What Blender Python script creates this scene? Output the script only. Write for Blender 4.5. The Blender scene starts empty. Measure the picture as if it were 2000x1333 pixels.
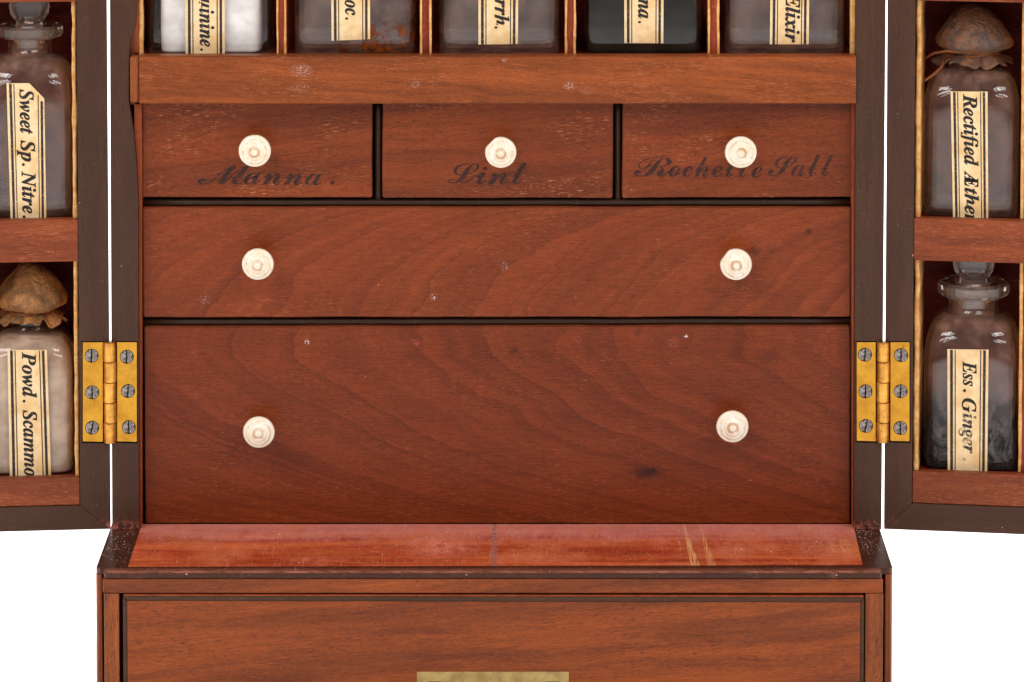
import bpy, bmesh, math, random
from mathutils import Vector, Matrix, noise

# ------------------------------------------------------------------ camera, world, lights, exposure
SC = bpy.context.scene
COL = SC.collection
R = math.radians
F_PX, X_PP, Y_PP, PITCH, DIST = 8000.0, 1000.0, -553.0, R(4.2), 1.306
CAMZ = 0.0
def _dir(px, py):
    r = (px - X_PP) / F_PX; u = (Y_PP - py) / F_PX
    return Vector((r, math.cos(PITCH) + u * math.sin(PITCH), -math.sin(PITCH) + u * math.cos(PITCH)))
_d = _dir(1000, 1540)                       # the chest's foot, on the ground
CAMZ = -_d.z / _d.y * (DIST - 0.048)
CAM = Vector((0, -DIST, CAMZ))
cd = bpy.data.cameras.new('camera'); cam = bpy.data.objects.new('camera', cd); COL.objects.link(cam)
cam.location = CAM; cam.rotation_euler = (R(90) - PITCH, 0, 0)
cd.sensor_width = 36; cd.lens = F_PX / 2000 * 36
cd.shift_x = 0.0; cd.shift_y = -(666.5 - Y_PP) / 2000
cd.clip_start = 0.05; cd.clip_end = 50
SC.camera = cam
W = bpy.data.worlds.new('World'); SC.world = W; W.use_nodes = True
W.node_tree.nodes['Background'].inputs[0].default_value = (1.0, 0.98, 0.96, 1)
W.node_tree.nodes['Background'].inputs[1].default_value = 0.16
SC.view_settings.view_transform = 'Standard'; SC.view_settings.look = 'None'
SC.view_settings.exposure = 0; SC.view_settings.gamma = 1
SC.cycles.transparent_max_bounces = 24; SC.cycles.max_bounces = 10
SC.cycles.use_denoising = True
def area(name, loc, target, sx, sy, watts, col=(1, 1, 1)):
    l = bpy.data.lights.new(name, 'AREA'); l.shape = 'RECTANGLE'; l.size = sx; l.size_y = sy
    l.energy = watts; l.color = col
    o = bpy.data.objects.new(name, l); COL.objects.link(o); o.location = loc
    o.rotation_euler = (Vector(target) - Vector(loc)).to_track_quat('-Z', 'Y').to_euler()
    return o
area('softbox_left', (-0.85, -0.85, 1.15), (0, 0, 0.2), 1.25, 0.20, 9.6)
area('softbox_left', (-0.75, -1.45, 0.95), (0, 0, 0.2), 0.95, 0.12, 4)
area('softbox_right', (0.85, -0.80, 1.20), (0, 0, 0.2), 1.35, 0.22, 9.6)
area('softbox_right', (0.80, -1.45, 0.95), (0, 0, 0.2), 1.00, 0.13, 4)
area('added_backdrop_lamp', (-1.1, 0.9, 1.3), (-0.3, 0.5, 0), 0.8, 0.8, 45)  # added pair of unseen lamps, driving the sweep to pure white
area('added_backdrop_lamp', (1.1, 0.9, 1.3), (0.3, 0.5, 0), 0.8, 0.8, 45)

# ------------------------------------------------------------------ mapping photo measurements to the place
U = 0.000166                                 # one photo pixel on the chest's front plane, in metres
I4 = Matrix.Identity(4)
def un(M, px, py, c=0.0):
    """point of the plane local-y = c (frame M) seen at a photo measurement, in M's own coordinates"""
    Mi = M.inverted(); o = Mi @ CAM; d = Mi.to_3x3() @ _dir(px, py)
    return o + d * ((c - o.y) / d.y)
def onz(px, py, z):
    d = _dir(px, py); return CAM + d * ((z - CAM.z) / d.z)

# ------------------------------------------------------------------ node helpers
class G:
    def __init__(s, name):
        s.m = bpy.data.materials.new(name); s.m.use_nodes = True
        s.t = s.m.node_tree; s.t.nodes.clear()
        s.out = s.t.nodes.new('ShaderNodeOutputMaterial')
    def put(s, sock, v):
        if isinstance(v, bpy.types.NodeSocket): s.t.links.new(v, sock)
        elif isinstance(v, (tuple, list)):
            n = len(sock.default_value); sock.default_value = tuple(v)[:n] if len(v) >= n else tuple(v) + (1,)
        else: sock.default_value = v
    def node(s, typ, ins=None, **props):
        n = s.t.nodes.new(typ)
        for k, v in props.items(): setattr(n, k, v)
        for k, v in (ins or {}).items(): s.put(n.inputs[k], v)
        return n
    def m_(s, op, a, b=0.0, c=None, clamp=False):
        n = s.node('ShaderNodeMath', {0: a, 1: b}, operation=op, use_clamp=clamp)
        if c is not None: s.put(n.inputs[2], c)
        return n.outputs[0]
    def mul(s, a, b): return s.m_('MULTIPLY', a, b)
    def add(s, a, b): return s.m_('ADD', a, b)
    def sub(s, a, b): return s.m_('SUBTRACT', a, b)
    def obj(s, scale=1 / U):
        tc = s.node('ShaderNodeTexCoord')
        v = s.node('ShaderNodeVectorMath', {0: tc.outputs['Object']}, operation='SCALE')
        v.inputs['Scale'].default_value = scale
        return s.node('ShaderNodeSeparateXYZ', {0: v.outputs[0]}).outputs
    def vec(s, x, y, z): return s.node('ShaderNodeCombineXYZ', {0: x, 1: y, 2: z}).outputs[0]
    def noise(s, v, scale=1.0, detail=2.0, rough=0.5, dist=0.0):
        return s.node('ShaderNodeTexNoise', {'Vector': v, 'Scale': scale, 'Detail': detail, 'Roughness': rough, 'Distortion': dist}).outputs['Fac']
    def step(s, v, lo, hi, a=0.0, b=1.0, kind='SMOOTHSTEP'):
        return s.node('ShaderNodeMapRange', {'Value': v, 'From Min': lo, 'From Max': hi, 'To Min': a, 'To Max': b}, interpolation_type=kind).outputs[0]
    def mix(s, f, a, b, blend='MIX'):
        n = s.node('ShaderNodeMix', data_type='RGBA', blend_type=blend)
        s.put(n.inputs[0], f); s.put(n.inputs[6], a); s.put(n.inputs[7], b)
        return n.outputs[2]
    def specks(s, v, cell, radius, keep):
        vo = s.node('ShaderNodeTexVoronoi', {'Vector': v, 'Scale': 1.0 / cell, 'Randomness': 1.0})
        sp = s.node('ShaderNodeSeparateColor', {0: vo.outputs['Color']}).outputs
        a = s.step(vo.outputs['Distance'], radius, radius * 0.6)
        return s.mul(a, s.step(sp[0], 1 - keep, 1 - keep + 0.01))
    def blob(s, x, z, cx, cz, rx, rz, lo=1.0, hi=0.2):
        a = s.m_('DIVIDE', s.sub(x, cx), rx); b = s.m_('DIVIDE', s.sub(z, cz), rz)
        d = s.m_('SQRT', s.add(s.mul(a, a), s.mul(b, b)))
        return s.step(d, lo, hi)
    def pbr(s, col, rough=0.5, spec=0.5, bump=None, bstr=0.2, metal=0.0, bdist=0.0002, **kw):
        p = s.node('ShaderNodeBsdfPrincipled', {'Base Color': col, 'Roughness': rough, 'Specular IOR Level': spec, 'Metallic': metal})
        for k, v in kw.items(): s.put(p.inputs[k.replace('_', ' ')], v)
        if bump is not None:
            b = s.node('ShaderNodeBump', {'Height': bump, 'Strength': bstr, 'Distance': bdist})
            s.t.links.new(b.outputs[0], p.inputs['Normal'])
        s.t.links.new(p.outputs[0], s.out.inputs[0])
        return p
def srgb(r, g, b):
    f = lambda c: (c / 255 / 12.92) if c / 255 <= 0.04045 else ((c / 255 + 0.055) / 1.055) ** 2.4
    return (f(r), f(g), f(b), 1)

def wood(name, main, dark, light, axes='XZ', figure=None, ring=0.5, pore=0.5, porecol=None, fleck=0.25, fleckcol=None,
         dust=0.3, rough=0.34, spec=0.16, bs=1.0, band=0.5, extra=None, seed=0.0, fg=.42, period=46.0, slant=0.0):
    dp = lambda c: (c[0] * .85, c[1] * .77, c[2] * .46, 1)
    main, dark, light = dp(main), dp(dark), dp(light)
    g = G(name); o = g.obj(); ax = dict(X=o[0], Y=o[1], Z=o[2])
    a, b = ax[axes[0]], ax[axes[1]]
    third = ax[[k for k in 'XYZ' if k not in axes][0]]
    rnd = g.node('ShaderNodeObjectInfo').outputs['Random']
    sh = g.add(g.mul(rnd, 700.0), seed)
    a2 = g.add(a, sh); b0 = g.add(b, g.mul(a, slant)); b2 = g.add(b0, sh)
    warp = g.noise(g.vec(g.mul(a2, 0.0028 if figure is None else 0.004), g.mul(b2, 0.010), g.mul(third, .01)), 1.0, 3)
    if figure is None:
        phase = g.add(b2, g.mul(warp, 75.0))
    else:
        phase = figure(g, a, b, g.sub(warp, 0.5))
    # growth rings: sharp on one side, fading on the other, spacing uneven
    n1 = g.noise(g.vec(g.mul(phase, 0.011), seed, 0), 1.0, 2)
    fine = g.noise(g.vec(g.mul(a2, 0.05), g.mul(b2, 0.08 * bs), seed), 1.0, 3)
    ph = g.add(g.add(g.m_('DIVIDE', phase, period), g.mul(n1, 3.0)), g.mul(fine, 0.07))
    fr = g.m_('FRACT', ph)
    idx = g.m_('FLOOR', ph)
    amp = g.node('ShaderNodeTexWhiteNoise', {'W': idx}, noise_dimensions='1D').outputs[0]
    dk = g.mul(g.m_('POWER', fr, 1.7), g.step(fr, 1.0, 0.965))
    dk = g.mul(dk, g.add(0.25, g.mul(amp, 0.75)))
    bandn = g.noise(g.vec(g.mul(phase, 0.03), g.mul(a2, 0.0014), seed + 3), 1.0, 6, .62)
    fib = g.noise(g.vec(g.mul(a2, 0.022), g.mul(b2, 0.30 * bs), g.mul(third, 0.30)), 1.0, 5, 0.78)
    big = g.noise(g.vec(g.mul(a2, 0.006), g.mul(b2, 0.02 * bs), seed + 7), 1.0, 3)
    col = g.mix(g.step(bandn, 0.32, 0.68, 0, 1), dark, light)
    col = g.mix(1 - band, col, main)
    col = g.mix(g.mul(dk, ring), col, dark)
    pl = g.mul(g.step(fr, .0, .05, 1, 0), g.step(amp, .3, .8, 0, .35))
    col = g.mix(g.mul(pl, ring), col, light)
    grit = g.noise(g.vec(g.mul(a2, 0.16), g.mul(b2, 0.45 * bs), g.mul(third, .4)), 1.0, 3, 0.8)
    k = g.add(g.add(g.mul(g.sub(fib, 0.5), 1.25), g.mul(g.sub(grit, .5), 1.15)), g.mul(g.sub(big, 0.5), 0.45))
    k = g.add(k, 1.0)
    col = g.mix(1.0, col, g.vec(k, k, k), 'MULTIPLY')
    pn = g.noise(g.vec(g.mul(a2, 0.06), g.mul(b2, 0.62 * bs), g.mul(third, 0.5)), 1.0, 2, 0.6)
    pgate = g.noise(g.vec(g.mul(a2, 0.004), g.mul(b2, 0.012), seed + 9), 1.0, 2)
    pm = g.mul(g.step(pn, 0.575, 0.66), g.step(pgate, 0.35, 0.6, 0.25, 1))
    col = g.mix(g.mul(pm, pore), col, porecol or (dark[0] * .35, dark[1] * .35, dark[2] * .4, 1))
    fn = g.noise(g.vec(g.mul(a2, 0.055), g.mul(b2, 0.7 * bs), g.add(g.mul(third, 0.5), 31.0)), 1.0, 2, 0.6)
    fgate = g.noise(g.vec(g.mul(a2, 0.006), g.mul(b2, 0.014), seed + 19), 1.0, 2)
    fm = g.mul(g.step(fn, 0.60, 0.68), g.step(fgate, fg, fg + .18, 0.10, 1))
    col = g.mix(g.mul(fm, fleck), col, fleckcol or srgb(215, 140, 85))
    if extra: col = extra(g, o, col)
    v = g.vec(o[0], o[1], o[2])
    d1 = g.specks(v, 26, 0.055, 0.25); d2 = g.specks(v, 9, 0.10, 0.10)
    dg = g.step(g.noise(v, 0.012, 2), 0.4, 0.7, 0.2, 1.0)
    dm = g.mul(g.m_('MAXIMUM', d1, g.mul(d2, 0.6)), g.mul(dg, dust))
    col = g.mix(dm, col, (0.62, 0.56, 0.54, 1))
    rg = g.add(rough, g.mul(g.sub(fib, 0.5), 0.25))
    g.pbr(col, rg, spec, bump=g.sub(fib, g.mul(pm, 0.5)), bstr=0.25, bdist=0.0001)
    return g.m

# ------------------------------------------------------------------ materials
ZL = un(I4, 970, 1035, 0).z
MAIN, DARK, LIGHT = srgb(139, 66, 42), srgb(100, 45, 34), srgb(152, 74, 44)
def fig_upper(g, a, b, w):                   # drawer with arcs that rise to the right
    d = g.m_('DIVIDE', g.m_('MAXIMUM', g.sub(b, FU[1]), 0.0), 255.0)
    l = g.m_('LOGARITHM', g.m_('MAXIMUM', g.sub(1.0, d), 0.04), 2.718)
    return g.add(g.add(g.sub(a, FU[0]), g.mul(l, 190.0)), g.mul(w, 130.0))
def fig_lower(g, a, b, w):                   # arcs that fall to the right
    d = g.m_('DIVIDE', g.m_('MAXIMUM', g.sub(g.sub(FL[1], b), 60.0), 0.0), 420.0)
    l = g.m_('LOGARITHM', g.m_('MAXIMUM', g.sub(1.0, d), 0.03), 2.718)
    return g.add(g.add(g.sub(a, FL[0]), g.mul(l, 560.0)), g.mul(w, 140.0))
p = un(I4, 279, 620, .006) / U; FU = (p.x, p.z)
p = un(I4, 283, 637, .006) / U; FL = (p.x, p.z)
def pxz(px, py, c=.006):
    q = un(I4, px, py, c) / U; return q.x, q.z
def knots_upper(g, o, col):
    for px, py, rx, rz, s in ((1472, 492, 22, 14, .6), (1578, 455, 11, 9, .6)):
        x, z = pxz(px, py)
        wob = g.mul(g.sub(g.noise(g.vec(o[0], o[1], o[2]), .12, 3), .5), 20)
        col = g.mix(g.mul(g.blob(g.add(o[0], wob), g.add(o[2], wob), x, z, rx, rz), s), col, srgb(52, 24, 20))
    for px, py, r in ((848, 580, 9), (400, 588, 16), (985, 520, 12)):
        x, z = pxz(px, py)
        n = g.step(g.noise(g.vec(o[0], o[1], o[2]), .35, 3), .52, .62)
        col = g.mix(g.mul(g.mul(g.blob(o[0], o[2], x, z, r, r), n), .7 if r < 10 else .25), col, srgb(235, 215, 210))
    return col
def knots_lower(g, o, col):
    wob = g.mul(g.sub(g.noise(g.vec(o[0], o[1], o[2]), .09, 4), .5), 34)
    for px, py, rx, rz, s in ((1262, 922, 44, 19, .62), (1268, 921, 14, 8, .7), (1005, 685, 10, 9, .45), (1248, 645, 10, 16, .35), (1500, 700, 34, 22, .3)):
        x, z = pxz(px, py)
        col = g.mix(g.mul(g.blob(g.add(o[0], wob), g.add(o[2], g.mul(wob, .5)), x, z, rx, rz), s), col, srgb(40, 18, 18))
    for px, py, r, c, s in ((600, 668, 7, (235, 215, 215), .9), (812, 670, 11, (200, 90, 90), .6), (1340, 657, 5, (240, 225, 225), 1), (1316, 668, 15, (200, 110, 90), .35), (1126, 663, 14, (190, 90, 70), .3)):
        x, z = pxz(px, py)
        n = g.step(g.noise(g.vec(o[0], o[1], o[2]), .3, 3), .46, .6)
        col = g.mix(g.mul(g.mul(g.blob(o[0], o[2], x, z, r, r), n), s), col, srgb(*c))
    return col
M = {}
M['upper'] = wood('mahogany_figured_drawer', MAIN, DARK, LIGHT, figure=fig_upper, ring=.68, pore=.35, fleck=.22, dust=.5, extra=knots_upper, band=.2, seed=3.3, period=92)
M['lower'] = wood('mahogany_figured_drawer', srgb(128, 58, 36), srgb(88, 37, 26), srgb(140, 64, 37), figure=fig_lower, ring=.62, pore=.35, fleck=.22, dust=.5, extra=knots_lower, band=.2, seed=8.1, period=125)
M['small'] = wood('mahogany_small_drawer', srgb(130, 62, 40), srgb(100, 46, 34), srgb(148, 72, 42), ring=.3, pore=.7, fleck=.62, fg=.50, fleckcol=srgb(222, 156, 100), dust=.4, band=.6, seed=1.7, slant=-.08)
def rail_marks(g, o, col):
    for px, py, r, s in ((590, 138, 22, .55), (588, 172, 18, .25), (812, 166, 10, .55), (1112, 168, 14, .6), (985, 118, 6, .8), (1145, 178, 14, .2)):
        x, z = pxz(px, py, -.0015)
        n = g.step(g.noise(g.vec(g.mul(o[0], .6), o[1], o[2]), .45, 4), .48, .66)
        col = g.mix(g.mul(g.mul(g.blob(o[0], o[2], x, z, r * 1.3, r * .8), n), s), col, srgb(225, 195, 185))
    return col
M['rail'] = wood('mahogany_rail', srgb(154, 80, 50), srgb(112, 58, 38), srgb(166, 88, 52), ring=.3, pore=.3, fleck=.5, fleckcol=srgb(208, 132, 86), dust=.7, band=.7, extra=rail_marks, seed=5.2, slant=.05)
M['bar'] = wood('mahogany_bar', srgb(140, 70, 52), srgb(108, 52, 42), srgb(156, 82, 58), ring=.3, pore=.35, fleck=.4, dust=.7, band=.6, seed=15.2)
M['base'] = wood('mahogany_base', srgb(150, 77, 52), srgb(114, 60, 46), srgb(166, 86, 52), ring=.25, pore=.75, porecol=srgb(70, 42, 42), fleck=.15, dust=.25, band=.8, rough=.42, seed=21.2, slant=-.07)
M['post'] = wood('mahogany_post', srgb(158, 84, 54), srgb(112, 60, 44), srgb(176, 98, 62), axes='ZX', ring=.4, pore=.9, porecol=srgb(60, 36, 34), fleck=.15, dust=.3, band=.8, seed=31.2)
M['liner'] = wood('reddish_liner', srgb(165, 78, 55), srgb(130, 58, 42), srgb(180, 92, 62), axes='ZX', ring=.3, pore=.3, fleck=.3, dust=.4, seed=2.2)
M['inner'] = wood('dark_red_inside', srgb(112, 30, 20), srgb(70, 18, 13), srgb(128, 40, 24), axes='XZ', ring=.3, pore=.4, fleck=.2, dust=.3, seed=4.2, rough=.6)
M['core'] = wood('unlit_inner_wood', srgb(60, 28, 20), srgb(40, 20, 15), srgb(70, 34, 24), seed=4.9, rough=.7)
def ebony(name, axes, main=srgb(76, 49, 45), rough=.42, worn=0.0):
    def ex(g, o, col):
        v = g.vec(o[0], o[1], o[2])
        n = g.mul(g.step(g.noise(v, .02, 5, .7), .60, .72), .3)
        col = g.mix(n, col, srgb(110, 72, 60))
        ps = g.specks(v, 60, .04, .3)
        col = g.mix(ps, col, srgb(200, 120, 80))
        if axes == 'ZX':
            w0 = g.step(o[2], ZL / U + 26, ZL / U)
            col = g.mix(g.mul(w0, g.step(g.noise(v, .10, 5, .7), .44, .60)), col, srgb(176, 92, 78))
        if worn:
            nz0 = g.node('ShaderNodeSeparateXYZ', {0: g.node('ShaderNodeNewGeometry').outputs['Normal']}).outputs[2]
            zz = g.mul(g.step(o[1], -0.0440 / U, -0.0455 / U), g.step(nz0, .4, .8))
            col = g.mix(g.mul(zz, g.step(g.noise(g.vec(g.mul(o[0], .02), g.mul(o[1], .05), 4), 1, 5, .7), .3, .6, .25, .8)), col, srgb(132, 76, 58))
            stx = g.noise(g.vec(g.mul(o[0], .02), g.mul(o[1], .1), 9), 1, 5, .7)
            col = g.mix(g.mul(g.step(stx, .55, .68), .4), col, srgb(150, 92, 70))
            sc = g.noise(g.vec(g.mul(g.add(o[0], g.mul(o[1], .9)), .05), g.mul(o[1], .06), 0), 1, 5, .75)
            ed = g.step(o[1], WORN[1], WORN[0])
            nz = g.node('ShaderNodeSeparateXYZ', {0: g.node('ShaderNodeNewGeometry').outputs['Normal']}).outputs[2]
            w = g.mul(g.mul(g.mul(g.step(sc, .34, .58), ed), g.step(g.noise(g.vec(g.mul(o[0], .006), 0, 0), 1, 2), .3, .6)), g.step(nz, .3, .8))
            col = g.mix(g.mul(w, worn), col, srgb(205, 130, 105))
            dst = g.specks(v, 12, .16, .16)
            col = g.mix(dst, col, srgb(215, 180, 175))
        return col
    return wood(name, main, (main[0] * .72, main[1] * .72, main[2] * .72, 1), (main[0] * 1.15, main[1] * 1.15, main[2] * 1.1, 1), axes=axes,
                ring=.2, pore=.25, fleck=.12, fleckcol=srgb(140, 110, 100), dust=.8, band=.5, rough=rough, spec=.22, extra=ex, seed=9.9)
WORN = (-0.0484 / U, -0.0462 / U)
M['ebonyV'] = ebony('ebonised_upright', 'ZX')
M['ebonyH'] = ebony('ebonised_rail', 'XZ')
M['ebonyL'] = ebony('ebonised_ledge', 'XY', srgb(76, 42, 36), .35, worn=.95)
M['bead'] = ebony('dark_bead', 'XZ', srgb(56, 36, 30))
M['ebonyE'] = ebony('ebonised_edging', 'XZ', srgb(82, 54, 47))
def ledge_marks(g, o, col):
    v = g.vec(o[0], o[1], o[2])
    front = g.step(o[1], 36 / 1000 * -1 / U, 4 / 1000 / U)        # dust lies towards the drawers
    f = g.noise(g.vec(g.mul(o[0], 1.0), g.mul(o[1], .35), 0), .03, 6, .75)
    haze = g.mul(g.step(g.add(g.mul(front, .55), g.mul(f, .75)), .55, 1.0), .6)
    col = g.mix(haze, col, srgb(222, 142, 132))
    pl = g.step(g.noise(g.vec(g.mul(o[0], .008), g.mul(o[1], .006), 3.3), 1, 6, .7), .48, .68)
    col = g.mix(g.mul(pl, .6), col, srgb(218, 118, 78))
    # fine criss-cross scratches
    s1 = g.noise(g.vec(g.mul(g.add(o[0], g.mul(o[1], .35)), .22), g.mul(o[1], .006), 0), 1, 3, .6)
    gate = g.step(g.noise(g.vec(g.mul(o[0], .005), g.mul(o[1], .008), 8), 1, 2), .48, .62)
    col = g.mix(g.mul(g.mul(g.step(s1, .62, .70), gate), .7), col, srgb(240, 168, 118))
    s2 = g.noise(g.vec(g.mul(o[0], .35), g.mul(o[1], .01), 5), 1, 3, .6)
    col = g.mix(g.mul(g.mul(g.step(s2, .58, .68), g.step(f, .42, .56)), .6), col, srgb(235, 150, 120))
    # two pale scrapes and the dirt line in the middle
    for px, py, rx, ry, cc, s in ((1650, 1068, 48, 90, (236, 150, 98), .75), (290, 1085, 55, 60, (226, 122, 74), .55), (860, 1070, 100, 110, (238, 142, 120), .75), (480, 1052, 130, 30, (226, 140, 124), .6), (620, 1095, 90, 40, (226, 128, 98), .5), (1200, 1050, 140, 40, (226, 130, 116), .45), (1440, 1075, 60, 60, (232, 140, 110), .4), (1590, 1035, 60, 50, (222, 140, 120), .5), (1010, 1092, 90, 40, (236, 150, 108), .45), (700, 1072, 150, 60, (190, 74, 44), .4)):
        p0 = onz(px, py, ZL) / U
        nn = g.step(g.noise(g.vec(g.mul(o[0], .05), g.mul(o[1], .02), px), 1, 5, .75), .34, .62)
        col = g.mix(g.mul(g.mul(g.blob(o[0], o[1], p0.x, p0.y, rx, ry, 1.0, .1), nn), s), col, srgb(*cc))
    yf = g.m_('DIVIDE', g.sub(o[1], -.040 / U), .046 / U)
    for px, w0, s in ((1352, 10, .85), (1384, 9, .6)):
        w = g.m_('MAXIMUM', g.sub(w0, g.mul(yf, w0 * .75)), 1.0)
        p0 = onz(px, 1085, ZL) / U
        xx = g.sub(o[0], g.add(p0.x, g.mul(g.sub(o[1], p0.y), -.035)))
        n = g.step(g.noise(g.vec(g.mul(o[0], .5), g.mul(o[1], .012), 0), 1, 3), .38, .55)
        col = g.mix(g.mul(g.mul(g.step(g.sub(g.m_('ABSOLUTE', xx), w), 0, -3), n), s), col, srgb(238, 170, 112))
    p0 = onz(965, 1070, ZL) / U
    xx = g.m_('ABSOLUTE', g.sub(o[0], p0.x))
    col = g.mix(g.mul(g.step(xx, 8, 2), g.step(g.noise(v, .12, 4), .3, .6, 0, .95)), col, srgb(158, 104, 98))
    p0 = onz(1600, 1065, ZL) / U
    col = g.mix(g.mul(g.blob(o[0], o[1], p0.x, p0.y, 70, 110), g.step(g.noise(v, .1, 5), .35, .7, 0, .5)), col, srgb(215, 140, 120))
    d1 = g.specks(v, 11, .16, .3); d2 = g.specks(v, 30, .07, .5); d3 = g.specks(v, 7, .14, .25)
    col = g.mix(g.mul(g.m_('MAXIMUM', d1, d3), g.step(front, 0, .8, .25, .8)), col, srgb(232, 190, 190))
    return g.mix(d2, col, srgb(255, 245, 240))
M['ledge'] = wood('red_ledge_panel', srgb(210, 88, 66), srgb(170, 58, 42), srgb(230, 118, 86), axes='XY', ring=.3, pore=.25, fleck=.6, dust=.8, band=.9, rough=.5, spec=.2, bs=.28, extra=ledge_marks, seed=12.0)

def simple(name, col, rough=.5, spec=.3, var=.25, sc=.05, metal=0, bstr=.2, blend=None, det=4):
    g = G(name); o = g.obj(); v = g.vec(o[0], o[1], o[2])
    n = g.noise(v, sc, det, .6)
    c2 = blend or tuple(c * (1 - var) for c in col[:3]) + (1,)
    g.pbr(g.mix(g.step(n, .35, .65), col, c2), rough, spec, bump=n, bstr=bstr, metal=metal); return g.m
# suede
g = G('tan_suede'); o = g.obj(); v = g.vec(o[0], o[1], o[2])
n = g.noise(v, .06, 4, .6); n2 = g.noise(v, .5, 3, .7)
c = g.mix(g.step(n, .3, .7), srgb(244, 194, 126), srgb(216, 146, 80))
c = g.mix(g.step(n2, .35, .75, 0, .4), c, srgb(150, 84, 44))
g.pbr(c, .95, .1, bump=n2, bstr=.6); M['suede'] = g.m
# partition core with tan leather edges
M['part'] = wood('red_partition', srgb(150, 62, 48), srgb(110, 38, 36), srgb(175, 84, 58), axes='ZX', ring=.3, pore=.5, fleck=.5, dust=.5, seed=40)
# glass
def glass(name, dustf=.095, dustc=srgb(190, 148, 128), tint=(.95, .94, .94, 1), residue=None, rough=.012):
    g = G(name); o = g.obj(); v = g.vec(o[0], o[1], o[2])
    lw = g.node('ShaderNodeLayerWeight', {'Blend': .5}).outputs['Facing']
    fr = g.add(.034, g.mul(g.m_('POWER', lw, 5.0), .6))
    edge = g.step(lw, .45, .98, 0, .72)
    tcol = g.mix(edge, tint, (.30, .22, .20, 1))
    wob = g.noise(v, .018, 2)
    b = g.node('ShaderNodeBump', {'Height': wob, 'Strength': .015, 'Distance': .0006})
    gl = g.node('ShaderNodeBsdfGlossy', {'Color': (1, 1, 1, 1), 'Roughness': rough, 'Normal': b.outputs[0]})
    tr = g.node('ShaderNodeBsdfTransparent', {'Color': tcol})
    m1 = g.node('ShaderNodeMixShader', {0: fr}); g.t.links.new(tr.outputs[0], m1.inputs[1]); g.t.links.new(gl.outputs[0], m1.inputs[2])
    nz = g.node('ShaderNodeSeparateXYZ', {0: g.node('ShaderNodeNewGeometry').outputs['Normal']}).outputs[2]
    up = g.step(nz, .1, .9, 0, .16)
    dn = g.step(g.noise(v, .03, 4, .65), .35, .75, .3, 1.5)
    sp = g.m_('MAXIMUM', g.specks(v, 22, .05, .35), g.mul(g.specks(v, 8, .09, .14), .7))
    df = g.add(g.mul(g.add(dustf, up), dn), g.mul(sp, .55))
    dcol = dustc
    if residue:                                # rusty or dark crust inside
        msk, rc = residue(g, o, v); df = g.m_('MAXIMUM', df, msk); dcol = g.mix(g.step(msk, 0, .15), dustc, rc)
    di = g.node('ShaderNodeBsdfDiffuse', {'Color': dcol})
    m2 = g.node('ShaderNodeMixShader', {0: g.m_('MINIMUM', df, .97)}); g.t.links.new(m1.outputs[0], m2.inputs[1]); g.t.links.new(di.outputs[0], m2.inputs[2])
    g.t.links.new(m2.outputs[0], g.out.inputs[0]); return g.m
M['glass'] = glass('dusty_glass')
M['glass_clean'] = glass('clean_glass', dustf=.018, tint=(.99, .99, .985, 1))
def rust(g, o, v):
    msk = g.mul(g.step(g.noise(v, .045, 5, .65), .49, .58), g.blob(o[0], o[2], 70, 18, 125, 52, 1, .55))
    m2 = g.mul(g.step(g.noise(v, .10, 4), .62, .7), g.blob(o[0], o[2], 85, 60, 60, 60, 1, .5))
    return g.mul(g.m_('MAXIMUM', msk, m2), .8), g.mix(g.noise(v, .09, 3), srgb(70, 28, 12), srgb(150, 74, 28))
M['glass_rust'] = glass('rust_stained_glass', residue=rust)
def silt(g, o, v):
    lvl = g.step(g.add(o[2], g.mul(g.noise(g.vec(g.mul(o[0], .02), 0, 0), 1, 3), 60)), 210, 60)
    w = g.noise(g.vec(o[0], o[1], g.mul(o[2], .6)), .035, 5, .6, 1.5)
    return g.mul(lvl, g.step(w, .38, .60, .12, .85)), g.mix(g.step(w, .45, .6), srgb(70, 58, 58), srgb(26, 22, 24))
M['glass_silt'] = glass('silted_glass', residue=silt)
g = G('milky_stopper_glass'); o = g.obj(); v = g.vec(o[0], o[1], o[2])
g.pbr(g.mix(g.noise(v, .06, 3), srgb(240, 226, 216), srgb(214, 194, 184)), .05, .6, Transmission_Weight=.90, IOR=1.46); M['stopper'] = g.m
g = G('dark_liquid'); g.pbr((.010, .009, .006, 1), 1.0, 0.0); M['liquid'] = g.m
M['powder'] = simple('brownish_powder', srgb(192, 166, 144), .95, .1, sc=.02, blend=srgb(160, 134, 114), bstr=.6, det=6)
M['white_powder'] = simple('white_powder', srgb(250, 246, 242), .95, .1, sc=.02, blend=srgb(222, 216, 212), bstr=.6, det=5)
# leather caps
def leather(name, a, b, c):
    g = G(name); o = g.obj(); v = g.vec(o[0], o[1], o[2])
    n = g.noise(v, .022, 4, .6); n2 = g.noise(v, .35, 3, .7)
    col = g.mix(g.step(n, .38, .66), a, b); col = g.mix(g.step(n2, .4, .75, 0, .45), col, c)
    n3 = g.m_('ABSOLUTE', g.sub(g.noise(g.vec(o[0], o[1], g.mul(o[2], .8)), .035, 4, .55, .4), .5))
    cr = g.step(n3, .05, 0)
    col = g.mix(g.mul(cr, .30), col, c)
    g.pbr(col, .5, .35, bump=g.add(g.add(g.mul(n, 1.2), g.mul(n2, .8)), g.mul(n3, 6.0)), bstr=.8, bdist=.0005); return g.m
M['leather'] = leather('tan_cap_leather', srgb(196, 132, 76), srgb(122, 86, 52), srgb(84, 54, 34))
M['leather2'] = leather('grey_brown_cap_leather', srgb(150, 100, 70), srgb(92, 74, 66), srgb(60, 44, 38))
M['string'] = simple('brown_string', srgb(140, 84, 50), .8, .1, sc=.3, bstr=.6)
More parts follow.
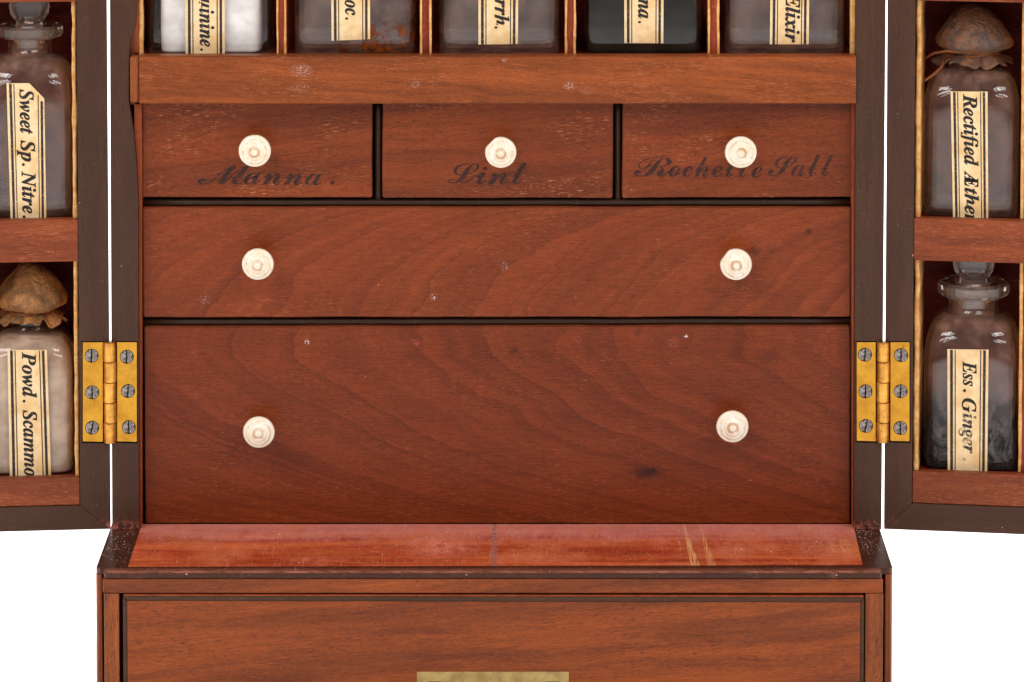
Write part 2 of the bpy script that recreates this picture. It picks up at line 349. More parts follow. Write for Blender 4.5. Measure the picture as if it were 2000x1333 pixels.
# paper
g = G('aged_paper'); o = g.obj(); v = g.vec(o[0], o[1], o[2])
n = g.noise(v, .03, 4, .6); n2 = g.noise(v, .3, 3, .7)
c = g.mix(g.step(n, .35, .7), srgb(240, 210, 165), srgb(226, 184, 128)); c = g.mix(g.step(n2, .55, .75, 0, .35), c, srgb(170, 120, 74))
g.pbr(c, .8, .2, bump=n2, bstr=.15); M['paper'] = g.m
def ink(name, col, wear, sc=.25, rough=.6):
    g = G(name); o = g.obj(); v = g.vec(o[0], o[1], o[2])
    n = g.noise(v, sc, 4, .7)
    p = g.pbr(col, rough, .3, Alpha=g.step(n, wear, wear + .12, .25, .97 if rough > .55 else .72)); return g.m
M['ink'] = ink('printed_ink', srgb(38, 30, 30), .28)
M['ink_worn'] = ink('worn_ink', srgb(56, 48, 46), .42, .10)
M['ink_bar'] = ink('printed_border', srgb(48, 38, 40), .34, .4)
M['script'] = ink('faded_script_ink', srgb(54, 32, 30), .34, .07, .5)
# brass
def brass(name, a, b, rough, dirt=.5):
    g = G(name); o = g.obj(); v = g.vec(o[0], o[1], o[2])
    n = g.noise(v, .03, 4, .6); st = g.noise(g.vec(g.mul(o[0], .5), o[1], g.mul(o[2], .03)), 1, 3, .6)
    col = g.mix(g.step(n, .35, .7), a, b)
    pit = g.specks(v, 10, .13, .28); bl = g.mul(g.step(g.noise(v, .07, 5, .7), .60, .72), dirt)
    col = g.mix(g.m_('MAXIMUM', g.mul(pit, .75), bl), col, srgb(110, 62, 24))
    g.pbr(col, g.add(rough, g.mul(st, .15)), .5, bump=st, bstr=.3, metal=.85); return g.m
M['brass'] = brass('hinge_brass', srgb(214, 156, 52), srgb(190, 132, 42), .32)
M['knuckle'] = brass('knuckle_brass', srgb(232, 172, 78), srgb(176, 112, 52), .24, .9)
M['plate'] = brass('dull_brass', srgb(196, 168, 108), srgb(160, 130, 80), .40, .4)
g = G('steel_screw'); o = g.obj(); v = g.vec(o[0], o[1], o[2])
n = g.noise(v, .14, 4, .7)
g.pbr(g.mix(g.step(n, .38, .62), srgb(172, 162, 156), srgb(80, 66, 62)), .45, .5, bump=n, bstr=.5, metal=.55, bdist=.0003); M['steel'] = g.m
g = G('gap_shade_black'); g.pbr((.006, .004, .004, 1), .9, .05); M['gap'] = g.m  # near-black colour in place of shade in gaps, recesses and slots
# ivory: rings of wear by distance from the knob's own axis
g = G('turned_ivory'); o = g.obj(); v = g.vec(o[0], o[1], o[2])
rr = g.m_('SQRT', g.add(g.mul(o[0], o[0]), g.mul(o[2], o[2])))
rnd = g.node('ShaderNodeObjectInfo').outputs['Random']
vv = g.vec(g.add(o[0], g.mul(rnd, 500)), o[1], o[2])
n = g.noise(vv, .05, 3)
ringm = g.step(g.m_('ABSOLUTE', g.sub(rr, 9.5)), 4.5, .5)
ring2 = g.step(g.m_('ABSOLUTE', g.sub(rr, 22)), 2.6, .3)
c = g.mix(g.step(n, .3, .7), srgb(247, 238, 224), srgb(240, 220, 192))
c = g.mix(g.mul(rnd, .35), c, srgb(248, 224, 188))
c = g.mix(g.mul(ringm, g.step(n, .3, .62, .15, .8)), c, srgb(196, 142, 90))
c = g.mix(g.mul(ring2, g.step(g.noise(vv, .09, 2), .50, .66, 0, .6)), c, srgb(190, 140, 90))
c = g.mix(g.mul(g.step(g.noise(vv, .16, 2), .68, .76), .6), c, srgb(176, 132, 96))
g.pbr(c, .34, .45, Subsurface_Weight=.0); M['ivory'] = g.m
g = G('white_studio_sweep'); g.pbr((.93, .93, .93, 1), .9, .1); M['sweep'] = g.m

# ------------------------------------------------------------------ mesh helpers
def link(name, me, mat, parent=None, loc=None, smooth=False):
    if mat and not me.materials: me.materials.append(mat)
    if smooth:
        for f in me.polygons: f.use_smooth = True
    o = bpy.data.objects.new(name, me); COL.objects.link(o)
    if parent: o.parent = parent
    if loc is not None: o.location = loc
    return o
def fin(name, bm, mat, parent=None, loc=None, smooth=False, angle=None):
    bmesh.ops.recalc_face_normals(bm, faces=bm.faces)
    me = bpy.data.meshes.new(name); bm.to_mesh(me); bm.free()
    if angle:
        me.shade_smooth() if hasattr(me, 'shade_smooth') else None
        for e in me.edges: pass
        me.set_sharp_from_angle(angle=R(angle))
    return link(name, me, mat, parent, loc, smooth)
def bevel(bm, w, seg=2):
    if w: bmesh.ops.bevel(bm, geom=list(bm.edges), offset=w, segments=seg, affect='EDGES', profile=.5)
def add_box(bm, x0, x1, y0, y1, z0, z1):
    v = [bm.verts.new((x, y, z)) for x in (x0, x1) for y in (y0, y1) for z in (z0, z1)]
    for f in ((0, 1, 3, 2), (4, 6, 7, 5), (0, 4, 5, 1), (2, 3, 7, 6), (0, 2, 6, 4), (1, 5, 7, 3)): bm.faces.new([v[i] for i in f])
def box(name, x0, x1, y0, y1, z0, z1, mat, parent, bw=.00025):
    bm = bmesh.new(); add_box(bm, x0, x1, y0, y1, z0, z1); bmesh.ops.recalc_face_normals(bm, faces=bm.faces)
    bevel(bm, bw); return fin(name, bm, mat, parent, smooth=False)
def pbox(name, Mx, px0, px1, py0, py1, c0, c1, mat, parent, bw=.00025):
    """box whose front face (plane c0) was measured in the photo"""
    ym = (py0 + py1) / 2; xm = (px0 + px1) / 2
    a = un(Mx, px0, ym, c0).x; b = un(Mx, px1, ym, c0).x
    t = un(Mx, xm, py0, c0).z; u = un(Mx, xm, py1, c0).z
    return box(name, min(a, b), max(a, b), c0, c1, u, t, mat, parent, bw)
def prism(name, pts, c0, c1, mat, parent, bw=.0002, plane='xz', wob=0, seed=0):
    """closed outline extruded between two depths"""
    bm = bmesh.new()
    mk = (lambda p, c: (p[0], c, p[1])) if plane == 'xz' else (lambda p, c: (p[0], p[1], c))
    A = [bm.verts.new(mk(p, c0)) for p in pts]; B = [bm.verts.new(mk(p, c1)) for p in pts]
    bm.faces.new(A); bm.faces.new(B[::-1]); n = len(pts)
    for i in range(n): bm.faces.new((A[i], B[i], B[(i + 1) % n], A[(i + 1) % n]))
    bmesh.ops.recalc_face_normals(bm, faces=bm.faces); bevel(bm, bw)
    return fin(name, bm, mat, parent)
def pprism(name, Mx, pts, c0, c1, mat, parent, bw=.0002):
    return prism(name, [(lambda q: (q.x, q.z))(un(Mx, x, y, c0)) for x, y in pts], c0, c1, mat, parent, bw)
def tag(o, label=None, cat=None, group=None, kind=None):
    for k, v in (('label', label), ('category', cat), ('group', group), ('kind', kind)):
        if v: o[k] = v
    return o
def empty(name, loc=(0, 0, 0), rz=0, parent=None):
    o = bpy.data.objects.new(name, None); COL.objects.link(o); o.location = loc; o.rotation_euler = (0, 0, rz)
    o.empty_display_size = .02
    if parent: o.parent = parent
    return o
def tube(bm, pts, r, seg=8, closed=False):
    rings = []; n = len(pts)
    for i, p in enumerate(pts):
        p = Vector(p); a = Vector(pts[(i - 1) % n if closed else max(i - 1, 0)]); b = Vector(pts[(i + 1) % n if closed else min(i + 1, n - 1)])
        t = (b - a).normalized(); u = t.orthogonal().normalized() if not rings else (uu - t * uu.dot(t)).normalized(); uu = u; w = t.cross(u)
        rings.append([bm.verts.new(p + (u * math.cos(k * 2 * math.pi / seg) + w * math.sin(k * 2 * math.pi / seg)) * r) for k in range(seg)])
    m = n if closed else n - 1
    for i in range(m):
        A, B = rings[i], rings[(i + 1) % n]
        for k in range(seg): bm.faces.new((A[k], A[(k + 1) % seg], B[(k + 1) % seg], B[k]))
    if not closed: bm.faces.new(rings[0]); bm.faces.new(rings[-1])
def rings_mesh(bm, rings, cap0=True, cap1=True):
    V = [[bm.verts.new(p) for p in r] for r in rings]
    for A, B in zip(V, V[1:]):
        n = len(A)
        for k in range(n): bm.faces.new((A[k], A[(k + 1) % n], B[(k + 1) % n], B[k]))
    if cap0: bm.faces.new(V[0])
    if cap1: bm.faces.new(V[-1])
def circ(r, z, n=32, sq=2.0, ph=0.0, axis='z'):
    out = []
    for k in range(n):
        t = 2 * math.pi * k / n + ph; c, s = math.cos(t), math.sin(t)
        q = r / (abs(c) ** sq + abs(s) ** sq) ** (1 / sq)
        out.append((c * q, s * q, z) if axis == 'z' else (c * q, z, s * q))
    return out

# ------------------------------------------------------------------ lettering
def style(s, kind):
    U0, L0 = ((0x1D468, 0x1D482) if kind == 'print' else (0x1D4D0, 0x1D4EA))
    return ''.join(chr(U0 + ord(c) - 65) if 'A' <= c <= 'Z' else chr(L0 + ord(c) - 97) if 'a' <= c <= 'z' else c for c in s)
def glyphs(s, kind, bold):
    cu = bpy.data.curves.new('lettering', 'FONT'); cu.size = 1; cu.offset = bold; cu.resolution_u = 4
    if 'Æ' in s: s = s.replace('Æ', 'AE')
    cu.body = style(s, kind)
    ob = bpy.data.objects.new('lettering', cu); COL.objects.link(ob); bpy.context.view_layer.update()
    me = bpy.data.meshes.new_from_object(ob.evaluated_get(bpy.context.evaluated_depsgraph_get()))
    bpy.data.objects.remove(ob); bpy.data.curves.remove(cu); return me
CAP = {}
def word_mesh(bm, Mx, s, kind, p0, p1, cap_px, c, bold=.006, dot=None, pull=0):
    if kind not in CAP:
        h = glyphs('H', kind, 0); CAP[kind] = max(v.co.y for v in h.vertices); bpy.data.meshes.remove(h)
    me = glyphs(s, kind, bold)
    a = un(Mx, *p0, c); b = un(Mx, *p1, c); a.y = b.y = 0
    d = b - a; L = d.length; d.normalize(); up = Vector((-d.z, 0, d.x))
    x0 = min(v.co.x for v in me.vertices); x1 = max(v.co.x for v in me.vertices)
    sx = L / (x1 - x0); sy = cap_px * U / CAP[kind]
    vs = []
    for v in me.vertices:
        q = a + d * ((v.co.x - x0) * sx) + up * (v.co.y * sy); vs.append(bm.verts.new((q.x, c, q.z)))
    for f in me.polygons:
        try: bm.faces.new([vs[i] for i in f.vertices])
        except ValueError: pass
    bpy.data.meshes.remove(me)
def flat(name, bm, mat, parent):
    for f in bm.faces:
        f.normal_update()
        if f.normal.y > 0: f.normal_flip()
    me = bpy.data.meshes.new(name); bm.to_mesh(me); bm.free(); return link(name, me, mat, parent)

# ------------------------------------------------------------------ the setting: white studio sweep
bm = bmesh.new(); prof = [(-4.0, 0), (-1.5, 0), (0, 0), (1.2, 0)]
for i in range(1, 13):
    t = i / 12 * math.pi / 2; prof.append((1.2 + .7 * math.sin(t), .7 - .7 * math.cos(t)))
prof.append((1.9, 3.2))
rows = [[bm.verts.new((x, y, z)) for x in (-3.5, -1, 1, 3.5)] for y, z in prof]
for A, B in zip(rows, rows[1:]):
    for k in range(3): bm.faces.new((A[k], A[k + 1], B[k + 1], B[k]))
tag(fin('backdrop', bm, M['sweep'], smooth=True), kind='structure')

# ------------------------------------------------------------------ the chest
chest = empty('medicine_chest', (0, 0, 0))
tag(chest, 'open mahogany medicine chest with drawers, ivory knobs and two hinged doors holding bottles', 'chest')
TOP = -520
DEP = .118
# front edges of the two sides (ebonised), left one with a chipped inner edge
lx = [(216, TOP), (271, TOP), (270, -40), (266, 30), (262, 62), (254, 84), (252, 130), (252, 200), (256, 228), (261, 262), (265, 300), (268, 345), (270, 400),
      (270, 640), (271, 667), (272, 1035), (219, 1035)]
lx[0] = (212, TOP)
pprism('side_edge', I4, lx, 0, .0035, M['ebonyV'], chest)
pprism('side_edge', I4, [(1673, TOP), (1734.4, TOP), (1721.5, 1035), (1668, 1035), (1669, 640), (1671, 200)], 0, .0035, M['ebonyV'], chest)
xL = un(I4, 216, 500, 0).x; xR = un(I4, 1725.8, 500, 0).x
zT = un(I4, 970, TOP, 0).z
xiL = un(I4, 271, 500, 0).x; xiR = un(I4, 1669, 500, 0).x
box('chest_side', xL + .0006, xiL - .0012, .0036, DEP, ZL + .0003, zT - .001, M['post'], chest)
box('chest_side', xiR + .0012, xR - .0006, .0036, DEP, ZL + .0003, zT - .001, M['post'], chest)
box('chest_back', xL + .001, xR - .001, DEP + .0002, DEP + .005, ZL + .0003, zT - .002, M['inner'], chest)
# thin reddish boards inside the sides
pprism('lining_board', I4, [(246, 203.5), (277, 203.5), (277, 1036), (262, 1036)], .0006 + .003, .05, M['liner'], chest, .0002)
pprism('lining_board', I4, [(1663, 203), (1675, 203), (1675, 1036), (1664, 1036)], .0006 + .003, .05, M['liner'], chest, .0002)
pprism('lining_board', I4, [(250, TOP + 10), (271, TOP + 10), (271, 104), (250, 104)], .0038, .05, M['liner'], chest, .0002)
# near-black block behind the drawers, coloured to give the gaps their shade
zr = un(I4, 970, 203, -.0015).z
box('drawer_shade_core', xiL + .0005, xiR - .0005, .0125, DEP - .002, ZL + .0005, zr - .001, M['gap'], chest, 0)
# rail above the drawers
zrt = un(I4, 970, 110, -.0015).z
rl = un(I4, 272, 150, -.0015).x; rr_ = un(I4, 1672, 150, -.0015).x; rx = un(I4, 253, 150, -.0015).x
bm = bmesh.new(); nx = 60
bars = []
for i in range(nx + 1):
    x = rl + (rr_ - rl) * i / nx; w = noise.noise(Vector((x * 60, 0, 3))) * .00012
    bars.append([(x, -.0015, zr + w), (x, .0042, zr + w), (x, .0042, zrt + w * .6), (x, -.0015, zrt + w * .6)])
rings_mesh(bm, bars); bmesh.ops.recalc_face_normals(bm, faces=bm.faces)
es = [e for e in bm.edges if abs(e.verts[0].co.y - e.verts[1].co.y) < 1e-6 and abs(e.verts[0].co.z - e.verts[1].co.z) < .0006]
bmesh.ops.bevel(bm, geom=es, offset=.0003, segments=2, affect='EDGES')
fin('front_rail', bm, M['rail'], chest)
o = box('rail_end', rx, rl - .00005, -.0011, .0042, zr + .0002, zrt - .0002, M['post'], chest, .0008)
box('bottle_shelf', xiL + .0006, xiR - .0006, .0044, DEP - .002, zrt - .004, zrt - .0009, M['inner'], chest, 0)
# dark beads between the drawers
def bead(px0, py0, px1, py1, r):
    a = un(I4, px0, py0, .0085); b = un(I4, px1, py1, .0085)
    bm = bmesh.new(); tube(bm, [a.lerp(b, t / 12) + Vector((0, 0, 0)) for t in range(13)], r * U, 14)
    d = (b - a).normalized()
    return fin('drawer_divider', bm, M['bead'], chest, smooth=True)
bead(278, 396, 1664, 395, 7.0); bead(279, 629, 1664, 627, 7.0)
bead(739, 203, 739, 391, 6.0); bead(1207, 203, 1207, 391, 5.5)
# drawers (slightly warped fronts)
def drawer(corners, c0, depth, mat, nx=40, nz=12, rad=3):
    TLc, TRc, BRc, BLc = [un(I4, *p, c0) for p in corners]
    bm = bmesh.new(); bmesh.ops.create_grid(bm, x_segments=nx, y_segments=nz, size=.5)
    for v in bm.verts:
        u, w = v.co.x + .5, v.co.y + .5
        p = BLc.lerp(BRc, u).lerp(TLc.lerp(TRc, u), w)
        e = noise.noise(Vector((p.x * 45, p.z * 45, 5))) * .00022 + noise.noise(Vector((p.x * 260, p.z * 260, 5))) * .00009
        if v.is_boundary: p.x += e; p.z += e
        v.co = (p.x, c0, p.z)
    g_ = bmesh.ops.extrude_face_region(bm, geom=list(bm.faces))
    for v in [q for q in g_['geom'] if isinstance(q, bmesh.types.BMVert)]: v.co.y += depth
    bmesh.ops.recalc_face_normals(bm, faces=bm.faces)
    ed = [e for e in bm.edges if len(e.link_faces) == 2 and e.calc_face_angle(0) > 1.2]
    bmesh.ops.bevel(bm, geom=ed, offset=.00035, segments=2, affect='EDGES')
    return fin('drawer', bm, mat, chest)
DY = .006
def knob(parent, px, py, r=31, chip=None, seed=0, tilt=(0, 0)):
    """turned ivory knob: stem, moulded head, ring groove and centre button"""
    hd = .0105
    c = un(I4, px, py, DY - hd)
    pr = [(7, 0), (12, -.0002), (11, -.0008), (9, -.0022), (9.5, -.0040), (15, -.0060), (25, -.0072), (29.5, -.0078), (31, -.0086), (30.2, -.0093), (28, -.0097),
          (26.4, -.0095), (24, -.0101), (20.5, -.0108), (18.6, -.0106), (16.5, -.0111), (12.5, -.0115), (10.6, -.0115), (9.6, -.01125), (8.6, -.0113), (7.2, -.0117), (4, -.0124), (1.4, -.0125), (.6, -.0121)]
    bm = bmesh.new(); rg = []
    for rad, y in pr:
        q = []
        for k in range(56):
            t = 2 * math.pi * k / 56; rd = rad * U * r / 31
            if rad > 20:
                rd *= 1 + .008 * noise.noise(Vector((math.cos(t) * 2, math.sin(t) * 2, seed)))
                if chip is not None:
                    dt = (t - chip + math.pi) % (2 * math.pi) - math.pi
                    lim = r * U * .90 / max(math.cos(dt), .3)
                    if abs(dt) < .7: rd = min(rd, lim)
            q.append((rd * math.cos(t), y, rd * math.sin(t)))
        rg.append(q)
    rings_mesh(bm, rg)
    return fin('knob', bm, M['ivory'], parent, loc=(c.x, DY, c.z), smooth=True)
def inscription(parent, words, bold=0.0):
    bm = bmesh.new()
    for s, p0, p1, cap in words: word_mesh(bm, I4, s, 'script', p0, p1, cap, DY - .00008, bold)
    flat('inscription', bm, M['script'], parent)
d1 = drawer([(277, 200), (727, 200), (727, 386.5), (277.5, 385.5)], DY, .03, M['small']); d1['label'] = 'small drawer inscribed Manna in faded script'
d2 = drawer([(747.5, 200), (1198, 200), (1197, 387), (747, 387)], DY, .03, M['small']); d2['label'] = 'small middle drawer inscribed Lint'
d3 = drawer([(1216, 200), (1667, 200), (1665, 385), (1215.5, 387)], DY, .03, M['small']); d3['label'] = 'small drawer inscribed Rochette Salt'
d4 = drawer([(279, 405), (1662, 405), (1661, 619), (281, 620)], DY, .03, M['upper'], 80); d4['label'] = 'wide shallow drawer with rising wavy grain'
d5 = drawer([(282, 638), (1660, 636), (1660, 1023.5), (284, 1023.5)], DY, .03, M['lower'], 80, 24); d5['label'] = 'wide deep drawer with dark knot and falling grain'
inscription(d1, [('M', (386, 360), (503, 360), 37), ('anna', (476, 360), (628, 363), 46), ('.', (645, 361), (653, 361), 46)])
inscription(d2, [('L', (874, 358), (936, 358), 38), ('int', (930, 360), (1030, 360), 46)])
inscription(d3, [('R', (1238, 345), (1318, 345), 38), ('ochette', (1306, 345), (1488, 347), 42), ('S', (1500, 344), (1556, 344), 38), ('alt', (1545, 345), (1628, 344), 45)])
knob(d1, 497, 297, 31.5, seed=1); knob(d2, 978, 300, 30.5, chip=2.35, seed=2); knob(d3, 1447.5, 299.5, 31, seed=3)
knob(d4, 503, 518.5, 31, seed=4); knob(d4, 1438, 519, 31, chip=2.5, seed=5)
knob(d5, 505, 847, 31, seed=6); knob(d5, 1431, 836, 31.5, seed=7)
# ledge and base
f = -.0492; s = -.0445
P = lambda px, Y: (CAM.x + _dir(px, 1112).x / _dir(px, 1112).y * (Y - CAM.y))
l0, l1 = P(186.5, s), P(201, f); r1, r0 = P(1724, f), P(1744.5, s)
cr = .0018
out = [(l0, DEP + .006), (l0, s + cr), (l0 + cr * .3, s + cr * .3), (l0 + cr, s), (l1 - .0002, s), (l1, s - .0006), (l1 + .0002, f + .0008), (l1 + .001, f)]
out += [(r1 - .001, f), (r1 - .0002, f + .0008), (r1, s - .0006), (r1 + .0002, s), (r0 - cr, s), (r0 - cr * .3, s + cr * .3), (r0, s + cr), (r0, DEP + .006)]
zb = un(I4, 970, 1131, f).z
prism('base_top', out, ZL, zb, M['ebonyL'], chest, .0004, plane='xy')
q = [onz(277.5, 1024, ZL), onz(1666, 1024, ZL), onz(1685, 1104.5, ZL), onz(250, 1108, ZL)]
pp = [(v.x, v.y) for v in q]; yb = .0058; pp[0] = (pp[0][0], yb); pp[1] = (pp[1][0], yb)
prism('ledge_panel', pp, ZL + .00001, ZL + .00025, M['ledge'], chest, .0001, plane='xy')
# base carcass below
zf = 0.0
z1160 = un(I4, 970, 1160, f).z
def fx(px, c): return un(I4, px, 1230, c).x
box('base_rail', fx(201, f), fx(1724, f), f + .0003, f + .012, z1160, zb - .0001, M['base'], chest, .0004)
box('base_post', fx(203, f), fx(232.5, f), f + .0006, f + .012, .012, z1160 - .0001, M['post'], chest, .0003)
box('base_post', fx(1690, f), fx(1725, f), f + .0006, f + .012, .012, z1160 - .0001, M['post'], chest, .0003)
for a, b, sgn in ((187.5, 200, 1), (1728, 1743, -1)):
    bm = bmesh.new(); x0, x1 = fx(a, s), fx(b, s); rc = .0014
    if sgn > 0: ol = [(x0, DEP + .004), (x0, s + rc), (x0 + rc * .12, s + rc * .55), (x0 + rc * .5, s + rc * .12), (x0 + rc, s + .0003), (x1 - .0003, s + .0003), (x1, s + .0006), (x1, DEP + .004)]
    else: ol = [(x0, DEP + .004), (x0, s + .0006), (x0 + .0003, s + .0003), (x1 - rc, s + .0003), (x1 - rc * .5, s + rc * .12), (x1 - rc * .12, s + rc * .55), (x1, s + rc), (x1, DEP + .004)]
    bm.free(); prism('base_side', ol, .012, zb - .0001, M['post'], chest, 0, plane='xy')
box('base_shade_core', fx(200, s) + .0002, fx(1728, s) - .0002, f + .0125, DEP + .003, .012, zb - .0002, M['gap'], chest, 0)  # near-black block, its colour standing for shade around the base drawer
box('base_back', fx(187, s), fx(1743, s), DEP + .0042, DEP + .006, .012, zb - .0002, M['post'], chest, 0)
box('plinth', fx(184, f), fx(1747, f), f - .002, DEP + .008, 0, .0118, M['base'], chest, .0006)
# gap strip between post and side
# base drawer with dark cross-banding and a sunk brass handle plate
bm = bmesh.new()
ca = [un(I4, *p_, f) for p_ in ((248, 1175), (1680, 1178))]
DZ0 = .016
x0, x1 = fx(248.5, f), fx(1680, f); zt0, zt1 = un(I4, 970, 1174, f).z, un(I4, 970, 1177, f).z
bd = prism('base_drawer', [(x0, zt0), (x1, zt1), (x1, DZ0 + .0014), (x0, DZ0 + .0014)], f, f + .011, M['base'], chest, .0001)
bd['label'] = 'long base drawer with dark edging and brass plate'
bm.free()
X0, X1 = fx(240, f), fx(1687.5, f); e0, e1 = un(I4, 970, 1164.5, f).z, un(I4, 970, 1167, f).z
e = f - .00012
prism('edging', [(X0, e0), (X1, e1), (x1, zt1), (x0, zt0)], e, f + .010, M['ebonyE'], bd, .00035)
prism('edging', [(X0, e0 - .0001), (x0 - .00004, zt0), (x0 - .00004, DZ0 + .0014), (X0, DZ0)], e, f + .010, M['ebonyE'], bd, .0003)
prism('edging', [(X1, e1 - .0001), (x1 + .00004, zt1), (x1 + .00004, DZ0 + .0014), (X1, DZ0)], e, f + .010, M['ebonyE'], bd, .0003)
prism('edging', [(X0, DZ0 - .0001), (X1, DZ0 - .0001), (x1, DZ0 + .0013), (x0, DZ0 + .0013)], e, f + .010, M['ebonyE'], bd, .0003)
prism('edging', [(X0 + .0002, e0 - .00002), (X1 - .0002, e1 - .00002), (X1 - .0002, e1 + .0004), (X0 + .0002, e0 + .0004)], f + .0002, f + .010, M['liner'], bd, .0001)  # paler strip added as the highlight along the drawer's top edge
fp = f - .0003
def fz(py): return un(I4, 960, py, f).z
bm = bmesh.new()
a0, a1, b0, b1 = fx(814, fp), fx(1111, fp), fz(1312), fz(1412)
s0, s1, s2, s3 = fx(835, fp), fx(862, fp), fx(1066, fp), fx(1092, fp); t0, t1 = fz(1331), fz(1392)
for r in ((a0, a1, t0, b0), (a0, a1, b1, t1), (a0, s0, t1, t0), (s3, a1, t1, t0), (s1, s2, t1, t0)): add_box(bm, r[0], r[1], fp, f + .0004, r[2], r[3])
bmesh.ops.remove_doubles(bm, verts=bm.verts, dist=1e-6)
fin('handle_plate', bm, M['plate'], bd)
for sa, sb in ((s0, s1), (s2, s3)): box('handle_slot', sa, sb, f - .00006, f + .0003, t1, t0, M['gap'], bd, 0)
bm = bmesh.new(); tube(bm, [(s0 + .0022, fp - .0006, t0 - .001), (s0 + .0022, fp - .0012, t1 + .003), (s1 + .003, fp - .0014, t1), (s2 - .003, fp - .0014, t1), (s3 - .0022, fp - .0012, t1 + .003), (s3 - .0022, fp - .0006, t0 - .001)], .0011, 10)
fin('drop_handle', bm, M['plate'], bd, smooth=True)

# bottle partitions with leather edges
CY = .0044                                    # plane of the partition fronts
pz0 = zrt - .0008; pz1 = zT - .012
def strip(name, x0, x1, c0, c1, z0, z1, mat, parent, amp=.0003, seed=0, side=0, n=70):
    """upright leather strip with an uneven, slightly fuzzy front edge"""
    bm = bmesh.new(); rg = []
    for i in range(n + 1):
        z = z0 + (z1 - z0) * i / n; w = noise.noise(Vector((z * 90, seed, 0))) * amp + noise.noise(Vector((z * 500, seed, 9))) * amp * .35
        w2 = noise.noise(Vector((z * 130, seed, 4))) * amp + noise.noise(Vector((z * 700, seed, 2))) * amp * .3
        xa, xb = x0 + (w if side <= 0 else 0), x1 + (w2 if side >= 0 else 0)
        r = min(abs(xb - xa) * .3, .0004)
        rg.append([(xa, c1, z), (xa, c0 + r, z), (xa + r * (1 if xb > xa else -1), c0 + w * .3, z), (xb - r * (1 if xb > xa else -1), c0 + w2 * .3, z), (xb, c0 + r, z), (xb, c1, z)])
    rings_mesh(bm, rg); return fin(name, bm, mat, parent, smooth=False)
for i, (a, b) in enumerate(((540, 559), (820, 843), (1103, 1125), (1382, 1405))):
    xa, xb = un(I4, a, 60, CY).x, un(I4, b, 60, CY).x; w = xb - xa
    pt = box('bottle_partition', xa + w * .04, xb - w * .04, CY + .0006, .062, pz0, pz1, M['part'], chest, .0002)
    strip('suede_edge', xa, xa + w * .20, CY - .0003, CY + .0016, pz0, pz1, M['suede'], pt, .00025, i * 3.1 + 1)
    strip('suede_edge', xb - w * .20, xb, CY - .0003, CY + .0016, pz0, pz1, M['suede'], pt, .00025, i * 3.1 + 2)
strip('suede_lining', un(I4, 271.5, 60, CY).x, un(I4, 279, 60, CY).x, CY - .0008, .008, pz0, pz1, M['suede'], chest, .0002, 31)
strip('suede_lining', un(I4, 1661.5, 60, CY).x, un(I4, 1671, 60, CY).x, CY - .0008, .008, pz0, pz1, M['suede'], chest, .0003, 33)
box('compartment_back', xiL + .001, xiR - .001, .0625, .066, pz0, pz1, M['inner'], chest, 0)

